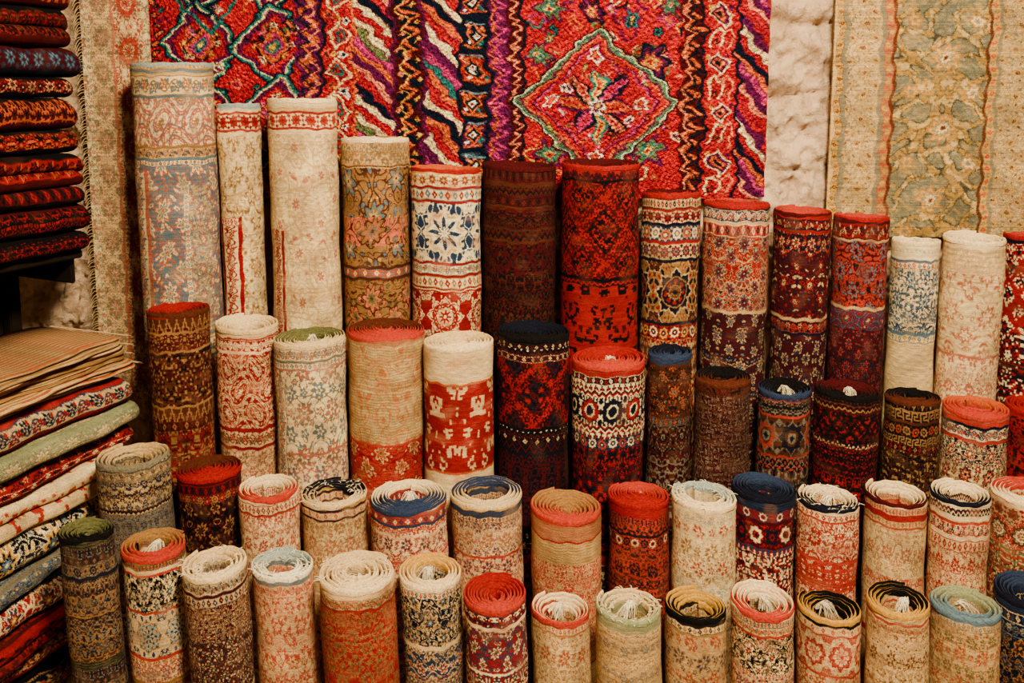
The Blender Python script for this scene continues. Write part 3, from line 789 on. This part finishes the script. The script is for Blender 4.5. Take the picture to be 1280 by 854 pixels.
# ------------------------------------------------------------------ folded stacks
def slab(p, d, nrm, z, t, L, depth, plies, mat, seed, label, group, droop=0.0, und=.0, th_var=.05):
    rng = np.random.default_rng(seed)
    pts = [(-depth, .0), (-depth*.5, 0)]
    vv = [-depth/(t*1.3), -.5*depth/(t*1.3)]
    tp = t/plies
    for i in range(plies):
        zc = (i+.5)*tp
        off = rng.uniform(-.012, .0) if plies > 1 else 0
        for an in (-85, -60, -35, -12, 12, 35, 60, 85):
            a = math.radians(an)
            pts.append(((math.cos(a)-1)*tp*.66+off, zc+math.sin(a)*tp*.50)); vv.append((i+.5+math.sin(a)*.5)/plies)
    pts += [(-depth*.5, t), (-depth, t)]; vv += [1+.5*depth/(t*1.3), 1+depth/(t*1.3)]
    pts.append(pts[0]); vv.append(1+1.1*depth/(t*1.3))
    nL = 70; n = len(pts)
    P = np.zeros((nL, n, 3)); UV = np.zeros((nL, n, 2))
    s1, s2 = rng.uniform(0, 6.28, 2)
    for i in range(nL):
        u = i/(nL-1); dist = u*L
        e = min(dist, L-dist); rd = max(0, .045-e)/.045
        so = .010*math.sin(dist*8+s1)+.006*math.sin(dist*19+s2)+.003*math.sin(dist*47+s1) - rd*rd*.026
        zs_ = (-droop*max(0, 1-dist/.14)**2 if droop else 0)
        zc = und*(math.sin(dist*7+.5)+.5*math.sin(dist*15+1)) - und
        tz = 1 - .20*rd*rd - th_var*(.5+.5*math.sin(dist*13+s2))
        for j, (s, zz_) in enumerate(pts):
            s3 = s+so if s > -depth*.9 else s
            fr = max(0, 1+s/.15)
            h = z + zz_*tz + zs_ + zc*fr*min(1, z/.2)
            P[i, j] = (p[0]+d[0]*dist+nrm[0]*s3, p[1]+d[1]*dist+nrm[1]*s3, max(h, 0))
            UV[i, j] = (1-u, vv[j])
    def cap(row):
        c = row[:-1].mean(0)
        return np.stack([row, np.repeat(c[None], n, 0)], 0)
    o = build("folded_rug", [(P, UV, 0, False), (cap(P[0]), None, 0, False), (cap(P[-1]), None, 0, True)], [mat])
    o["label"] = label; o["category"] = "folded rug"; o["group"] = group
    return o

def slab_mat(spec, seed, hpx=32, wpx=340, fade=.05):
    cv = Cv(wpx, hpx, seed, warp=1.0)
    cv.spec(spec)
    return rug_mat("folded_rug_weave", cv.image("folded_rug_pattern", fade=fade, grain=.2, streak=.08, worn=.3), bump=.9)

dv = np.array((-.34, -.94)); nv = np.array((.94, -.34))
low = [
 ("4:s:K 22:vine:KcRO:30 30:s:K", "dark red and navy folded rug", 1.0), ("5:s:c 20:geo:TMcN:26 20:s:c", "tan folded rug with brown figures", 1.0),
 ("4:s:R 20:geo:CKRT:24 20:s:K", "folded rug with cream and black motifs", 1.1), ("3:s:n 30:arab:CYcT:34", "cream folded rug with faded gold figures", 1.1),
 ("4:s:K 22:vine:NcrT:28 20:s:K", "black folded rug with pale vine", 1.0),
 ("4:s:O 16:arab:cRNY:24 20:lines:RYR", "orange and cream folded rug", 1.0), ("5:s:R 20:geo:RKRD:26 20:s:D", "deep red folded rug", .9),
 ("3:s:N 22:arab:RCnY:34 20:s:N", "red folded rug with cream and navy flowers", 1.1), ("4:s:L 30:arab:LnBc:24", "slate grey folded rug", .7),
 ("3:s:c 26:arab:NCYB:44 20:s:C", "navy folded rug with large cream flowers", 1.35),
 ("5:s:C 22:big:FrO:50 20:s:C", "cream folded rug with red patches", 1.15), ("4:s:K 12:vine:RcNR:20 7:dots:RKC:10 20:s:R", "red folded rug with dark stripes", 1.0),
 ("5:s:g 22:arab:gLFc:30 20:s:g", "sage green folded kilim", .75), ("3:s:R 20:vine:cNRn:24 20:s:R", "cream folded rug with navy and red border", 1.05),
]
x_, ztop, _ = survey(178, 466, 2.44)
pf = np.array((x_, 2.44))
tl = ztop/sum(q[2] for q in low)
z = 0.0
for i, (sp2, lb, wt) in enumerate(low):
    rnd = random.Random(i+40)
    p = pf + nv*rnd.uniform(-.034, .002) + dv*rnd.uniform(-.01, .02)
    slab(p, dv, nv, z, tl*wt-.001, .90, .34, 2 if i % 4 == 2 else 1, slab_mat(sp2, 60+i), 70+i, lb+" in a tall stack", "folded rugs stacked on the floor", und=.004 if z > .4 else 0, th_var=.05)
    z += tl*wt
z = ztop+.001
kil = ["3:s:T 9:lines:cTTMc", "3:s:O 9:lines:cKc", "9:lines:OcTc", "9:lines:MTcT", "9:lines:cTTc", "9:lines:cMT", "9:lines:TcT", "2:s:O 12:lines:TcTLTcMT"]
for i in range(8):
    rnd = random.Random(i+4)
    p = pf + nv*rnd.uniform(-.060, -.004) - dv*(.02-.004*i)
    ko = slab(p, dv, nv, z, .0135, .88, .34, 1, slab_mat(kil[i], 100+i, hpx=14, fade=.1), 90+i, "thin tan flatwoven rug with rust edge", "thin flatwoven rugs on the folded stack", droop=.006, th_var=.25)
    if i % 2:
        lines = []
        for q in range(46):
            b0 = p - nv*(.01+.30*q/46.0); x, y, zz_ = b0[0], b0[1], z+.006; ln = []
            a0 = rnd.uniform(-.5, .5)
            for w_ in range(5):
                ln.append((x, y, zz_)); x -= dv[0]*.006; y -= dv[1]*.006; x += a0*.003; zz_ -= .0018*w_
            lines.append(ln)
        strands("fringe", lines, .0012, wool('F'), ko)
    z += .0145
x_, zs, _ = survey(120, 312, 2.62)
pu = np.array((x_, 2.62)); du = np.array((-.42, -.9075)); nu = np.array((.9075, -.42))
upn = ["4:s:K 20:geo:KDRK:20 20:s:K", "4:s:D 20:geo:RKDK:20 20:s:K", "24:dots:DRK:9 20:s:K", "4:s:K 20:vine:RKOD:22 20:s:D",
       "3:s:K 20:geo:KODR:24 20:s:K", "3:s:K 22:geo:DKO:18 20:s:D", "4:s:K 20:arab:KRcD:26 20:s:K", "4:s:D 20:medal:DnBnD:24 20:s:N",
       "4:s:K 20:geo:DKRM:20 20:s:D", "4:s:D 20:tri:RKO:12 20:s:D", "4:s:K 20:geo:MKOD:22 20:s:K", "4:s:K 20:geo:RKDR:22 20:s:K", "4:s:K 20:geo:DKMR:22 20:s:K"]
upl = ["dark maroon folded rug with tribal motifs", "red and black folded rug", "maroon folded rug with small squares", "red folded rug with black vine"]
z = zs
for i, s_ in enumerate(upn):
    if z > 2.45: break
    rnd = random.Random(i+140); t = (.06, .085, .055, .10, .07, .095, .06, .09, .11, .07, .1, .08, .09)[i]
    p = pu + nu*rnd.uniform(-.032, .004) + du*rnd.uniform(-.02, .015)
    slab(p, du, nu, z, t-.0005, .66, .38, 2 if i in (3, 8) else 1, slab_mat(s_, 160+i, fade=.1), 170+i, upl[i % 4]+" stacked on shelf", "folded rugs stacked on the shelf", und=0, th_var=.02)
    z += t

# ------------------------------------------------------------------ setting
def stone_mat():
    m, nt, b = mat_base("plastered_stone")
    N = nt.nodes; L = nt.links
    tc = N.new('ShaderNodeTexCoord')
    n1 = N.new('ShaderNodeTexNoise'); n1.inputs['Scale'].default_value = 9; n1.inputs['Detail'].default_value = 10; n1.inputs['Roughness'].default_value = .7
    L.new(tc.outputs['Object'], n1.inputs['Vector'])
    cr = N.new('ShaderNodeValToRGB'); e = cr.color_ramp.elements
    e[0].position = .34; e[0].color = (.46, .28, .15, 1); e[1].position = .6; e[1].color = (.80, .57, .36, 1)
    L.new(n1.outputs['Fac'], cr.inputs[0]); L.new(cr.outputs[0], b.inputs['Base Color'])
    n2 = N.new('ShaderNodeTexNoise'); n2.inputs['Scale'].default_value = 30; n2.inputs['Detail'].default_value = 10; n2.inputs['Roughness'].default_value = .68
    L.new(tc.outputs['Object'], n2.inputs['Vector'])
    bp = N.new('ShaderNodeBump'); bp.inputs['Strength'].default_value = .9; bp.inputs['Distance'].default_value = .04
    L.new(n2.outputs['Fac'], bp.inputs['Height']); L.new(bp.outputs[0], b.inputs['Normal'])
    return m
SM = stone_mat()
def stone_wall(name, A, B, nrm, H, res=.008):
    A = np.array(A, float); B = np.array(B, float); Lw = np.linalg.norm(B-A); d = (B-A)/Lw
    n, k = int(Lw/res), int(H/res)
    u = np.linspace(0, Lw, n)[:, None]*np.ones((1, k)); v = np.linspace(0, H, k)[None, :]*np.ones((n, 1))
    rng = np.random.default_rng(78)
    ch = .27
    wv = .02*sn(u, v, rng, .5, 4)
    row = np.floor((v+wv)/ch); uo = u+row*.17+wv
    cw = .38
    jx = np.abs(fold(uo, cw)); jx = .5*cw-jx
    fv = ((v+wv)/ch) % 1; jy = np.minimum(fv, 1-fv)*ch
    e = np.minimum(jx, jy)
    hgt = -.020*np.exp(-(e/.009)**2)
    rid = lambda s, n_: 1-np.abs(sn(u*1.4, v, rng, s, n_))
    f0 = sn(u*1.3, v, rng, .15, 5)*1.6; fac = (np.round(f0)+.5*(f0-np.round(f0)))/2
    hgt += .010*rid(.24, 6)+.014*rid(.11, 8)+.008*rid(.05, 8)+.020*fac+.004*sn(u, v, rng, .025, 9)
    hgt = np.minimum(hgt-.048, 0)
    P = np.zeros((n, k, 3))
    P[..., 0] = A[0]+d[0]*u+nrm[0]*hgt; P[..., 1] = A[1]+d[1]*u+nrm[1]*hgt; P[..., 2] = v
    o = build(name, [(P, None, 0, False)], [SM]); o["kind"] = "structure"
    return o
stone_wall("wall_back", (-2.1, 2.905), (2.1, 2.905), (0, -1), 3.0)
stone_wall("wall_left", (-2.1, -.6), (-2.1, 2.905), (1, 0), 3.0, .03)
P = np.array([[[-2.1, -.6, 0], [-2.1, 2.95, 0]], [[2.1, -.6, 0], [2.1, 2.95, 0]]], float)
fl = build("floor", [(P, None, 0, True)], [SM]); fl["kind"] = "structure"

def box(name, c, s, mat, rot=0, parent=None):
    bm = bmesh.new(); bmesh.ops.create_cube(bm, size=1)
    for v in bm.verts: v.co.x *= s[0]; v.co.y *= s[1]; v.co.z *= s[2]
    bmesh.ops.bevel(bm, geom=bm.edges[:], offset=.004, segments=2, affect='EDGES')
    me = bpy.data.meshes.new(name); bm.to_mesh(me); bm.free(); me.materials.append(mat)
    o = bpy.data.objects.new(name, me); link(o); o.location = c; o.rotation_euler = (0, 0, rot)
    if parent: o.parent = parent
    return o
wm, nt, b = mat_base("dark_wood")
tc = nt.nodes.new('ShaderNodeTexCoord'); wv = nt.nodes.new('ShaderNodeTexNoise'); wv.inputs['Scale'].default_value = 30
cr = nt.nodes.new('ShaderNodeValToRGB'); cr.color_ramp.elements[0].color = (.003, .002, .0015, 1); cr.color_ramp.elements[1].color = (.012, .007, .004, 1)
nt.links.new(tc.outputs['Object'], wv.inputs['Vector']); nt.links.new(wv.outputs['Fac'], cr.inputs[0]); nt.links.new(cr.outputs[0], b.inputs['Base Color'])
sh = bpy.data.objects.new("wooden_shelf", None); link(sh)
sh["label"] = "dark wooden shelf carrying folded rugs beside stone wall"; sh["category"] = "shelf"
rot = math.atan2(du[1], du[0])
cc = pu + du*.34 - nu*.225
box("shelf_board", (cc[0], cc[1], zs-.014), (.66, .36, .025), wm, rot, sh)
q = cc - nu*.17
box("shade_back_panel", (q[0], q[1], (zs-.027)/2), (.66, .02, zs-.027), wm, rot, sh)  # added near-black board standing in for the shade under the shelf
for a_ in (-.30, .30):
    q = cc + du*a_ - nu*.13
    box("post", (q[0], q[1], (zs-.027)/2), (.04, .04, zs-.027), wm, rot, sh)
q = pu + du*.02 - nu*.24
box("shade_side_panel", (q[0], q[1], (zs-.027+1.31)/2), (.015, .32, zs-.027-1.31), wm, rot, sh)  # added dark board, gives the gap below the shelf its shade

# ------------------------------------------------------------------ light
def area(loc, tgt, size, power, col):
    l = bpy.data.lights.new("lamp", 'AREA'); l.shape = 'RECTANGLE'; l.size = size[0]; l.size_y = size[1]; l.energy = power; l.color = col
    o = bpy.data.objects.new("lamp", l); link(o); o.location = loc
    o.rotation_euler = (Vector(tgt)-Vector(loc)).to_track_quat('-Z', 'Y').to_euler()
area((.5, .3, 3.3), (.3, 2.4, 1.15), (.5, .35), 310, (1, .80, .53))
area((1.4, 1.4, 3.6), (1.0, 2.85, 1.7), (.4, .25), 60, (1, .81, .54))
w = bpy.data.worlds.new("world"); bpy.context.scene.world = w; w.use_nodes = True
w.node_tree.nodes['Background'].inputs[0].default_value = (1, .76, .50, 1)
w.node_tree.nodes['Background'].inputs[1].default_value = .08
